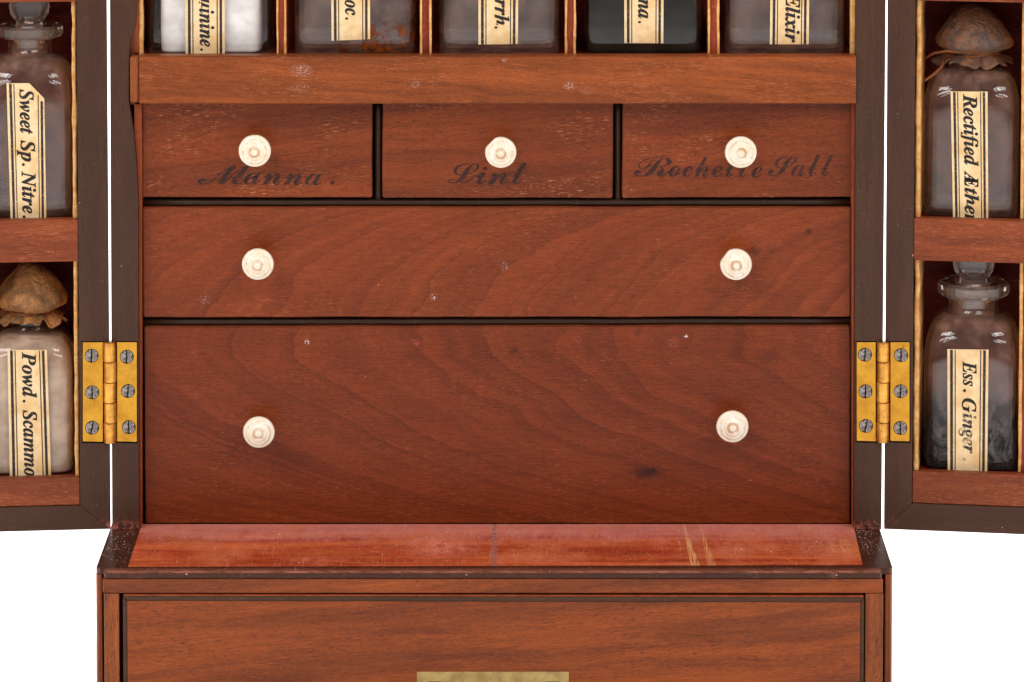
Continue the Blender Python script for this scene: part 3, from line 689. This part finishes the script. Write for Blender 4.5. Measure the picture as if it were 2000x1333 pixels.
# ------------------------------------------------------------------ doors
def make_door(side):
    """side -1: left door, +1: right door. Front faces lie in the door's own plane y = 0"""
    ang = R(5.4) if side < 0 else -R(8.3)
    hx = un(I4, 212.3 if side < 0 else 1730.0, 500, 0).x
    Md = Matrix.Translation((hx, 0, 0)) @ Matrix.Rotation(ang, 4, 'Z')
    sg = side
    px = (lambda v: un(Md, v, 700, 0).x)
    z_bot = un(Md, 214 if side < 0 else 1727, 1034, 0).z
    zt = zT - .002
    WD = .125; TH = .038
    z932 = un(Md, 150 if side < 0 else 1787, 932 if side < 0 else 920.5, .0008).z
    z988 = un(Md, 154 if side < 0 else 1785, 988 if side < 0 else 984, 0).z
    xs = px(154.5) if side < 0 else px(1783)          # inner edge of the upright at the hinge
    bm = bmesh.new(); add_box(bm, *sorted((sg * .0008, sg * (WD - .001))), TH - .004, TH, z_bot + .0006, zt - .0006)
    door = fin('door', bm, M['inner'], chest)
    door.matrix_local = Md
    door['label'] = 'left door swung open, lined for bottles' if side < 0 else 'right door swung open, lined for bottles'
    hgt = z988 - z_bot
    # mitred ebonised frame
    xo = sg * WD; xin = xs; wst = abs(xin)
    J = .00003 * sg
    def pr(name, pts, mat, c0=0, c1=.0035): return prism(name, pts, c0, c1, mat, door, .00022)
    rndw = random.Random(5 + side)
    pr('frame_upright', [(0, z_bot), (0, zt), (xin, zt - hgt), (xin, z988)], M['ebonyV'])
    pr('frame_rail', [(J, z_bot), (xo, z_bot), (xo - sg * wst, z988), (xin + J, z988)], M['ebonyH'])
    pr('frame_upright', [(xo + J, z_bot), (xo + J, zt), (xo - sg * wst + J, zt - hgt), (xo - sg * wst + J, z988)], M['ebonyV'])
    pr('frame_rail', [(J, zt + .00003), (xo, zt + .00003), (xo - sg * wst, zt - hgt), (xin + J, zt - hgt)], M['ebonyH'])
    # casing walls
    def bx(name, x0, x1, y0, y1, z0, z1, m, b=.0002): return box(name, min(x0, x1), max(x0, x1), y0, y1, z0, z1, m, door, b)
    bx('casing', sg * .0005, xin - sg * .0012, .0036, TH - .0042, z_bot + .0005, zt - .0005, M['post'])
    bx('casing', xo - sg * .0005, xo - sg * (wst - .001), .0036, TH - .0042, z_bot + .0005, zt - .0005, M['post'])
    bx('casing', xin - sg * .001, xo - sg * wst, .0036, TH - .0042, z_bot + .0005, z988 - .001, M['post'])
    # retaining bars and shelves, three tiers
    if side < 0: bars = [(932, 989.5, 150, .0006), (428.5, 511, 155, .0002), (-80, 3.5, 155, .0002)]
    else: bars = [(920.5, 985.5, 1782, .0006), (426.5, 509, 1785, .0002), (-80, 1.5, 1785, .0002)]
    tiers = []
    xfar = xo - sg * wst + sg * .0002
    xnear = xin + sg * .00005
    for (ya, yb_, xm, c) in bars:
        zt_, zb_ = un(Md, xm, ya, c).z, un(Md, xm, yb_, c).z
        if ya > 900: zb_ = z988 + .00005
        bx('retaining_bar', xnear, xfar, c, .0042, zb_, zt_, M['bar'], .0003)
        bx('shelf', xnear + sg * .0002, xfar, .0043, TH - .0042, zt_ - .0035, zt_ - .0007, M['inner'], 0)
        tiers.append((zt_ - .0007, zb_))
    # suede lining on the hinge-side wall and partitions
    edges = [(z_bot, 0)]
    cw = .0332
    for t, (z0, _) in enumerate(tiers):
        z1 = tiers[t + 1][1] + .0002 if t < 2 else zt - hgt
        th = (.0016 if side < 0 else .0018)
        strip('suede_lining', xin + sg * .00025, xin + sg * th, .0022, TH - .0045, z0 + .0004, z1 - .0001, M['suede'], door, .00035, 50 + t * 7 + side)
        x = xin + sg * (th + cw)
        for k in range(3):
            if abs(x) > abs(xfar) - .01: break
            bx('partition', x, x + sg * .0022, .0062, TH - .0045, z0 + .0002, z1 - .0002, M['part'])
            strip('suede_lining', x - sg * .0011, x - sg * .00002, .0058, TH - .0045, z0 + .0004, z1 - .0003, M['suede'], door, .0002, 90 + t * 7 + k)
            strip('suede_lining', x + sg * .0022, x + sg * .0033, .0058, TH - .0045, z0 + .0004, z1 - .0003, M['suede'], door, .0002, 99 + t * 7 + k)
            x += sg * (cw + .0022)
    return Md, tiers, door
ML, TL_, doorL = make_door(-1)
MR, TR_, doorR = make_door(1)

# ------------------------------------------------------------------ hinges
def make_hinge(px_c, plates, screws, y0, y1, Mdoor, door_left):
    h = empty('hinge', (0, 0, 0), parent=chest)
    h['label'] = 'brass butt hinge on the %s door' % ('left' if door_left else 'right')
    (a0, a1), (b0, b1) = plates
    def plate(x0, x1, Mx):
        p = [un(Mx, x0, y0 + 1, -.0003), un(Mx, x1, y0 + 1, -.0003), un(Mx, x1, y1 - 2, -.0003), un(Mx, x0, y1 - 3, -.0003)]
        bm = bmesh.new(); A = [bm.verts.new(Mx @ v) for v in p]; B = [bm.verts.new(Mx @ Vector((v.x, .0008, v.z))) for v in p]
        bm.faces.new(A); bm.faces.new(B[::-1])
        for i in range(4): bm.faces.new((A[i], B[i], B[(i + 1) % 4], A[(i + 1) % 4]))
        bmesh.ops.recalc_face_normals(bm, faces=bm.faces); bevel(bm, .0002); fin('hinge_plate', bm, M['brass'], h)
        g_ = 1.6
        p = [un(Mx, x0 - g_, y0 - g_ + .5, -.00004), un(Mx, x1 + g_, y0 - g_ + .5, -.00004), un(Mx, x1 + g_, y1 + g_ - 1, -.00004), un(Mx, x0 - g_, y1 + g_ - 2, -.00004)]
        bm = bmesh.new(); bm.faces.new([bm.verts.new(Mx @ v) for v in p]); fin('hinge_recess', bm, M['gap'], h)
    Ml, Mr = (Mdoor, I4) if door_left else (I4, Mdoor)
    plate(a0, a1, Ml); plate(b0, b1, Mr)
    zt = un(I4, px_c, y0, -.001).z; zb = un(I4, px_c, y1, -.001).z; x = un(I4, px_c, (y0 + y1) / 2, -.001).x
    n = 5; rr = 11.8 * U
    for i in range(n):
        za = zt + (zb - zt) * i / n - .00004; zc = zt + (zb - zt) * (i + 1) / n + .00004
        off = (.00009 if i % 2 else -.00009)
        bm = bmesh.new()
        rings_mesh(bm, [circ(rr * .9, za, 28), circ(rr, za - .00018, 28), circ(rr, zc + .00018, 28), circ(rr * .9, zc, 28)])
        fin('hinge_knuckle', bm, M['knuckle'], h, loc=(x + off, -.0006, 0), angle=40)
    k = 0
    for (sx, sy) in screws:
        Mx = Ml if sx < px_c else Mr
        c = Mx @ un(Mx, sx, sy, -.0005); rs = 12.8 * U
        ang = [0.02, -.02, .18, .0, .03, -.06][k % 6]; k += 1
        bm = bmesh.new(); sw = .00022
        # two half discs with a slot between, over a darker floor
        for sd in (-1, 1):
            pts = [(sd * sw, math.sqrt(rs * rs - sw * sw))]
            for j in range(1, 14):
                t = math.acos(sw / rs) - j * (2 * math.acos(sw / rs)) / 14
                pts.append((sd * rs * math.cos(t), rs * math.sin(t)))
            pts.append((sd * sw, -math.sqrt(rs * rs - sw * sw)))
            A = [bm.verts.new((u, .0006, v)) for u, v in pts]; Bm = [bm.verts.new((u * .985, .00002, v * .985)) for u, v in pts]; Bt = [bm.verts.new((u * .9 + sd * sw * .1, -.00012, v * .9)) for u, v in pts]
            for P_, Q_ in ((A, Bm), (Bm, Bt)):
                for i in range(len(pts)): bm.faces.new((P_[i], Q_[i], Q_[(i + 1) % len(pts)], P_[(i + 1) % len(pts)]))
            bm.faces.new(Bt)
        sc = fin('screw', bm, M['steel'], h, loc=c)
        sc.rotation_euler = (0, ang, Mx.to_euler().z)
        bm = bmesh.new(); bm.faces.new([bm.verts.new(v) for v in circ(rs * 1.07, .00012, 24, axis='y')])
        g_ = fin('screw_hole', bm, M['gap'], h, loc=c)
        g_.rotation_euler = (0, 0, Mx.to_euler().z)
    return h
make_hinge(214.5, ((161.5, 201.5), (228, 267.5)), ((179, 695.5), (180, 767), (180, 836), (247.5, 697.5), (250, 764.5), (251.5, 835)), 668, 866, ML, True)
make_hinge(1725, ((1673, 1711), (1738.5, 1776.5)), ((1689.5, 693.5), (1690.5, 765), (1691.5, 832.5), (1760, 694.5), (1759, 765), (1758.5, 836.5)), 668, 865, MR, False)

# ------------------------------------------------------------------ bottles
def body_rings(hw, z0, zs, zn, rn, zf0, fr_, zf1, inset=0.0, bottom=0.0, sq=7.0, oct_=True, n=128, level=None, grow=1.0, sh=34):
    """rings of a square-shouldered bottle: body, rounded shoulder, neck, collar"""
    R_ = []
    w = hw - inset; b = z0 + bottom
    def ring(r, z, s): R_.append(circ(r, z, n, s, ph=math.pi / n))
    rb = .0012
    for k in range(4):
        t = k / 3 * math.pi / 2; ring(w - rb * (1 - math.sin(t)), b + rb * (1 - math.cos(t)), sq)
    for k in range(1, 8): ring(w, b + rb + (zs - b - rb) * k / 7, sq)
    H = zn - zs; rnn = rn - inset * .8
    for k in range(1, sh + 1):
        t = k / sh * math.pi / 2
        c, s_ = math.cos(t), math.sin(t)
        ring(rnn + (w - rnn) * (c ** .80), zs + (H - inset * .6) * s_, sq + (2.0 - sq) * (k / sh) ** .8)
    if level is not None:
        keep = [r for r in R_ if r[0][2] < level]; R_ = keep
        return R_
    ring(rnn, zn + (zf0 - zn) * .5, 2); ring(rnn * 1.0, zf0, 2)
    return R_
def make_bottle(Mx, cx_px, half_px, y_top_shoulder, y_neck, y_col0, y_col1, zbase, front, frame_mat_name, label, name='glass_bottle', sq=7.0, cx_squeeze=1.0,
                neck_px=42, col_px=62, glassm='glass', stopper='disc', contents=None, group=None, hpx=None, inner=True, stop_r=40, sides=8, glass_shift=0):
    hw = half_px * U
    cx = un(Mx, cx_px, (y_neck + y_top_shoulder) / 2 + 80, front).x
    cy = front + hw
    root = empty(name); Mb = Mx @ Matrix.Translation((cx, cy, zbase)); root.matrix_world = Mb
    tag(root, label, 'bottle', group or ('medicine bottles in the upper row' if Mx is I4 else 'medicine bottles on the door shelves'))
    lz = lambda py, c=hw * .5: un(Mb, cx_px, py, c * 0).z          # heights read on the bottle's own axis plane
    zs, zn, z0c, z1c = lz(y_top_shoulder), lz(y_neck), lz(y_col0), lz(y_col1)
    rn, rc = neck_px * U, col_px * U
    bm = bmesh.new()
    outer = body_rings(hw, 0, zs, zn, rn, z0c, 0, 0, sq=sq)
    rings_mesh(bm, outer, True, False)
    if inner:
        inn = body_rings(hw, 0, zs - .001, zn, rn, z0c, 0, 0, inset=.0016, bottom=.0017, sq=sq)
        rings_mesh(bm, inn, True, False)
    fin('bottle_body', bm, M[glassm], root, smooth=True)
    if stopper:
        # faceted collar with an open mouth
        bm = bmesh.new(); n = 40
        def fac(r, z): return [(r / max(abs(math.cos(((t * 2 * math.pi / n) % (2 * math.pi / sides)) - math.pi / sides)), .8) * .96 * math.cos(t * 2 * math.pi / n), r / max(abs(math.cos(((t * 2 * math.pi / n) % (2 * math.pi / sides)) - math.pi / sides)), .8) * .96 * math.sin(t * 2 * math.pi / n), z) for t in range(n)]
        hc = z1c - z0c
        rings_mesh(bm, [circ(rn * .98, z0c - .0004, n), fac(rc * .93, z0c), fac(rc, z0c + hc * .25), fac(rc, z0c + hc * .8), fac(rc * .93, z1c), circ(rn * .80, z1c - .0001, n), circ(rn * .72, z0c - .002, n)], False, False)
        fin('collar', bm, M['stopper'] if stopper else M[glassm], root, angle=25)
    if stopper == 'disc':
        bm = bmesh.new(); zc = z1c + stop_r * U * .86; n = 28; rg = []; T = .0034
        # tapered plug
        rings_mesh(bm, [circ(rn * .60, z0c - .004, 24), circ(rn * .70, z1c, 24), circ(rn * .52, z1c + .0012, 24), circ(rn * .55, z1c + .003, 24)])
        # bevelled disc standing on edge
        for r_, y in ((.001, -T), (stop_r * U * .62, -T), (stop_r * U * .97, -T * .35), (stop_r * U, 0), (stop_r * U * .97, T * .35), (stop_r * U * .62, T), (.001, T)):
            rg.append([(r_ * math.cos(2 * math.pi * k / 16) , y, zc + r_ * math.sin(2 * math.pi * k / 16)) for k in range(16)])
        rings_mesh(bm, rg)
        fin('stopper', bm, M['stopper'], root, angle=28)
    if contents:
        kind, py_lvl, ins = contents
        lv = lz(py_lvl); bm = bmesh.new()
        rg = body_rings(hw, 0, zs - .001, zn, rn, z0c, 0, 0, inset=ins, bottom=.0001, level=lv, sq=sq)
        rg = [[(x * cx_squeeze, y, z) for x, y, z in r] for r in rg]
        last = rg[-1]; top = []
        for (x, y, z) in last: top.append((x * .97, y * .97, lv + noise.noise(Vector((x * 200, y * 200, 0))) * (.0012 if 'powder' in kind else 0)))
        rg.append(top)
        if 'powder' in kind:
            rg = [[(x + noise.noise(Vector((x * 300, z * 160, y * 300))) * .0005, y, z) for x, y, z in r] for r in rg]
        rings_mesh(bm, rg); fin('contents', bm, M[kind], root, smooth=True)
    return root, Mb, -hw, (zs, zn, z0c, z1c, rn, rc)
def paste(root, Mb, fr, quad, words, bars=(.065, .135, .19, .81, .87, .935), cut=None, cap=26, bold=.015, inkm='ink', topgap=0, worn=()):
    c = fr - .00012
    pts = [un(Mb, *p, c) for p in quad]                      # TL TR BR BL
    ol = [(p.x, p.z) for p in pts]
    if cut:
        a = un(Mb, *cut[0], c); b = un(Mb, *cut[1], c); ol = [ol[0], (a.x, a.z), (b.x, b.z), ol[2], ol[3]]
    bm = bmesh.new()
    A = [bm.verts.new((x, c, z)) for x, z in ol]; B = [bm.verts.new((x, c + .0001, z)) for x, z in ol]
    bm.faces.new(A); bm.faces.new(B[::-1])
    for i in range(len(ol)): bm.faces.new((A[i], B[i], B[(i + 1) % len(ol)], A[(i + 1) % len(ol)]))
    lab = fin('paper_label', bm, M['paper'], root)
    bm = bmesh.new(); c2 = c - .00006
    TLp, TRp, BRp, BLp = pts
    def strp(u0, u1, t0=.004, t1=1.0):
        q = []
        for u, t in ((u0, t0), (u1, t0), (u1, t1), (u0, t1)):
            p = TLp.lerp(TRp, u).lerp(BLp.lerp(BRp, u), t); q.append(bm.verts.new((p.x, c2, p.z)))
        bm.faces.new(q)
    hl = .013
    t0 = .004; tr_ = .004
    if cut: tr_ = .13; 
    strp(bars[0], bars[1]); strp(bars[2] - hl, bars[2] + hl)
    strp(bars[3] - hl, bars[3] + hl, .085 if cut else t0); strp(bars[4], bars[5], tr_)
    flat('border_lines', bm, M['ink_bar'], lab)
    bm = bmesh.new()
    for w in words:
        s_, p0, p1 = w[:3]; cp = w[3] if len(w) > 3 else cap
        word_mesh(bm, Mb, s_, 'print', p0, p1, cp, c2 - .00002, bold)
    flat('lettering', bm, M[inkm], lab)
    if worn:
        bm = bmesh.new()
        for s_, p0, p1 in worn: word_mesh(bm, Mb, s_, 'print', p0, p1, cap, c2 - .00002, bold)
        flat('lettering', bm, M['ink_worn'], lab)
    return lab
def leather_cap(root, cx, z_base, z_top, rmax, mat, seed, peak=.55, skirt=.0035, lean=0.0, flat_=1.0):
    """leather hood tied round the neck: domed top, tucked waist, pleated skirt"""
    bm = bmesh.new(); n = 120; rg = []
    H = z_top - z_base
    prof = [(.02, 1.0), (.14, .99), (.27, .955), (.41, .87), (.55, .755), (.69, .62), (.81, .49), (.91, .375), (.975, .28), (1.0, .20), (.97, .11), (.86, .04), (.70, -.01), (.62, -.05), (.62, -.09), (.68, -.12), (.76, -.16), (.84, -.20), (.90, -.23)]
    for i, (r, z) in enumerate(prof):
        q = []
        for k in range(n):
            t = 2 * math.pi * k / n; c_, s_ = math.cos(t), math.sin(t)
            low = max(0, (i - 6)) / 12
            pl = math.sin(t * 9 + seed * 2 + 1.4 * math.sin(t * 3 + seed)) * .5 + math.sin(t * 17 + seed * 5) * .3
            if i >= 13:
                a = (i - 12) / 6; rad = r * rmax * (1 + .11 * a * pl + .20 * a * noise.noise(Vector((c_ * 3, s_ * 3, seed)))); zz = z * H + H * .06 * a * math.sin(t * 11 + seed + math.sin(t * 5)) + H * .16 * a * noise.noise(Vector((c_ * 2, s_ * 2, seed + 5)))
            else:
                rad = r * rmax * (1 + .035 * low * pl - .10 * max(0, .12 - abs(noise.noise(Vector((c_ * 2.2, s_ * 2.2, z * 1.2 + seed * 3))))) * min(1, r * 2) * 3 + .07 * noise.noise(Vector((c_ * 1.3, s_ * 1.3, z * 2 + seed)))); zz = z * H
                zz += .06 * H * noise.noise(Vector((c_ * r * 2, s_ * r * 2, seed + 8)))
            q.append((cx + rad * c_ + lean * zz, rad * s_ * flat_, z_base + zz))
        rg.append(q)
    rings_mesh(bm, rg, True, False)
    o = fin('leather_cap', bm, M[mat], root, smooth=True)
    md = o.modifiers.new('thickness', 'SOLIDIFY'); md.thickness = .00045; md.offset = -1
    return o
def neck_string(root, cx, z, r, seed, tails=()):
    bm = bmesh.new()
    for kk in range(2):
        pts = [(cx + r * (1 + .03 * math.sin(t * 5 + kk)) * math.cos(t), r * math.sin(t), z + .0005 * math.sin(t * 2 + kk * 2 + seed) + kk * .0006) for t in [2 * math.pi * i / 40 for i in range(40)]]
        tube(bm, pts, .00042, 6, True)
    for tl in tails: tube(bm, tl, .00045, 6)
    return fin('string', bm, M['string'], root, smooth=True)

zc = zrt - .00085
FB = .0066
grp = None
# five bottles standing in the chest's upper well
well = [
    (408.5, 124, 'glass', ('white_powder', -200, .0026), 'clear bottle filled with white powder, label ending uinine, above the drawers', [(360.5, -230), (438, -230), (439, 112), (362.5, 112)],
     [('uinine', (389.5, -3), (391, 92), 27), ('.', (391.5, 95), (391.5, 99.5), 27)]),
    (692, 119, 'glass_rust', None, 'clear bottle with rusty crust inside its bottom corner, label ending oc', [(645, -230), (722, -230), (723, 77), (647.5, 80)], [('oc', (674, 0), (675, 31), 27), ('.', (675, 34.5), (675, 39), 27)]),
    (975, 118, 'glass', None, 'empty clear bottle with label ending rrh, middle one of the row', [(934, -230), (1013.5, -230), (1011.5, 86.5), (934.5, 87.5)], [('rrh', (967, -2), (966.5, 50), 27), ('.', (966.5, 52), (966.5, 56.5), 27)]),
    (1257, 115, 'glass', ('liquid', 12, .0012), 'bottle holding near black liquid, label ending na', [(1218.5, -230), (1297.5, -230), (1295.5, 85), (1219.5, 84.5)], [('na', (1247, -2), (1247, 37), 27), ('.', (1247, 41.5), (1247, 46), 27)]),
    (1535, 117, 'glass', None, 'empty clear bottle with label reading Elixir, rightmost of the row', [(1507, -230), (1583, -230), (1579.5, 87), (1503.5, 87)], [('Elixir', (1535.5, -14), (1533.5, 83.5), 27)]),
]
for cx, hp, gm, ct, lb, quad, words in well:
    root, Mb, fr, dims = make_bottle(I4, cx, hp, -250, -345, -375, -398, zc, FB, '', lb, sq=13.0, cx_squeeze=.90 if ct and ct[0] == 'white_powder' else 1.0, inner=ct is None, glassm=gm if ct is None else 'glass_clean', contents=ct, neck_px=46, col_px=66, stop_r=42)
    paste(root, Mb, fr, quad, words)
# door bottles
DF = .0062
gl = TL_; 
root, Mb, fr, dims = make_bottle(ML, 57, 88, 190, 103, 71, 47, gl[1][0], DF, '', 'clear bottle with glass stopper labelled Sweet Sp. Nitre, upper shelf of left door', neck_px=44, col_px=63, stop_r=41)
paste(root, Mb, fr, [(12.6, 163), (88.5, 163), (90.6, 434), (20.8, 434)], [('Sweet', (38.5, 174.5), (40, 263), 26), ('Sp', (40.5, 274), (42.5, 317), 26), ('.', (43.5, 319), (43.6, 325), 26), ('Nitre', (42.5, 335), (44.5, 418), 26), ('.', (45, 421), (45, 427), 26)],
      cut=((57, 163), (86.5, 193)))
root, Mb, fr, dims = make_bottle(ML, 60, 89, 715, 640, 612, 596, gl[0][0], DF, '', 'bottle of brownish powder under a tan leather cap labelled Powd. Scammo, left door', neck_px=46, col_px=56, stopper=None, contents=('powder', 650, .0014), inner=False, glassm='glass_clean')
paste(root, Mb, fr, [(14.6, 684), (91.6, 684), (99.9, 938), (19.3, 938)], [('Powd', (43.3, 688), (44.6, 778), 26), ('.', (45, 781), (45, 787), 26), ('Scammo', (45, 801), (48.5, 931.5), 26)])
leather_cap(root, .0002, un(Mb, 60, 600, 0).z, un(Mb, 60, 511, 0).z, 71 * U, 'leather', 1.3)
neck_string(root, .0002, un(Mb, 60, 606, 0).z, 46 * U, 1)
gr = TR_
root, Mb, fr, dims = make_bottle(MR, 1896, 92, 200, 128, 112, 100, gr[1][0], DF, '', 'clear bottle under a grey brown leather cap labelled Rectified Aether, upper shelf of right door', neck_px=48, col_px=56, stopper=None)
paste(root, Mb, fr, [(1856.6, 179), (1928.8, 179.5), (1930.4, 440), (1861.6, 440)], [('Rectified', (1881.5, 184.5), (1884, 325), 26), ('A', (1884, 334), (1884, 359), 26), ('E', (1884, 344), (1884.3, 366), 26), ('ther', (1884.5, 367), (1885, 436), 26)])
leather_cap(root, .0002, un(Mb, 1896, 96, 0).z, un(Mb, 1896, 6, 0).z, 77 * U, 'leather2', 4.1, skirt=.003)
t0 = un(Mb, 1838, 108, -.006); t1 = un(Mb, 1812, 118, -.007); t2 = un(Mb, 1836, 130, -.0085); t3 = un(Mb, 1828, 146, -.011); t4 = un(Mb, 1806, 160, -.0135)
neck_string(root, .0002, un(Mb, 1896, 103, 0).z, 50 * U, 3, tails=[[tuple(un(Mb, 1880, 102, -.0095)), tuple(un(Mb, 1850, 100, -.0095)), tuple(un(Mb, 1824, 104, -.008)), tuple(un(Mb, 1808, 114, -.007))], [tuple(un(Mb, 1842, 116, -.0085)), tuple(un(Mb, 1840, 130, -.012)), tuple(un(Mb, 1826, 144, -.0155)), tuple(un(Mb, 1806, 158, -.0158))]])
root, Mb, fr, dims = make_bottle(MR, 1897, 94, 695, 607, 576, 548, gr[0][0], DF, '', 'clear bottle with dark dregs and octagonal rim labelled Ess. Ginger, right door', neck_px=50, col_px=68, stop_r=42, glassm='glass_silt')
paste(root, Mb, fr, [(1850.3, 682.5), (1930.9, 683.5), (1928, 932), (1851, 932)], [('Ess', (1880.3, 706), (1881.5, 755), 26), ('.', (1882, 760), (1882, 766.5), 26), ('G', (1879.5, 778), (1880, 806), 26)], bold=.012, worn=[('inger', (1880, 808), (1881, 886)), ('.', (1881, 894), (1881, 900))])

# ------------------------------------------------------------------ dust and crumbs lying on the ledge, the rail and the shelf lips
rd = random.Random(11)
bm = bmesh.new()
def grain(x, y, z, r):
    a = rd.random() * 6.28; v = []
    for k in range(4):
        t = a + k * 1.57; v.append(bm.verts.new((x + r * math.cos(t) * rd.uniform(.6, 1.2), y + r * math.sin(t) * rd.uniform(.6, 1.2), z + r * .35)))
    top = bm.verts.new((x, y, z + r * rd.uniform(.8, 1.3))); bot = bm.verts.new((x, y, z - r * .1))
    for k in range(4):
        bm.faces.new((v[k], v[(k + 1) % 4], top)); bm.faces.new((v[(k + 1) % 4], v[k], bot))
def lay(n, x0, x1, y0, y1, z, r0, r1, gate=.0, seed=0):
    k = 0
    while k < n:
        x, y = rd.uniform(x0, x1), rd.uniform(y0, y1)
        if noise.noise(Vector((x * 40, y * 60, seed))) > gate * rd.random() * 2 - .15 or rd.random() < .12:
            grain(x, y, z, r0 + (r1 - r0) * rd.random() ** 4); k += 1
xl, xr2 = P(262, -.02), P(1676, -.02)
lay(1300, xl, xr2, -.034, .0052, ZL + .00026, .00005, .00020, .2, 1)
lay(800, xl, xr2, -.012, .0054, ZL + .00026, .00006, .00022, .1, 2)
lay(260, P(208, -.02), P(258, -.02), -.040, -.001, ZL + .00001, .00006, .00026, .1, 3)
lay(260, P(1680, -.02), P(1722, -.02), -.040, -.001, ZL + .00001, .00006, .00026, .1, 4)
lay(420, P(205, f), P(1720, f), -.0482, -.0440, ZL + .00001, .00005, .00018, .1, 5)
xm = onz(965, 1070, ZL).x
lay(120, xm - .0014, xm + .0016, -.038, .005, ZL + .00026, .00006, .0002, -.5, 6)
lay(110, onz(1570, 1060, ZL).x, onz(1650, 1060, ZL).x, -.036, .004, ZL + .00026, .00006, .0002, -.2, 7)
lay(260, rl, rr_, -.0012, .0040, zrt + .00001, .00005, .00016, .0, 8)
dust = fin('dust', bm, simple('pale_dust', srgb(226, 178, 168), .95, .1, sc=.2, var=.35), None)
tag(dust, 'fine pale dust and crumbs scattered over the red ledge and rail', 'dust', kind='stuff')
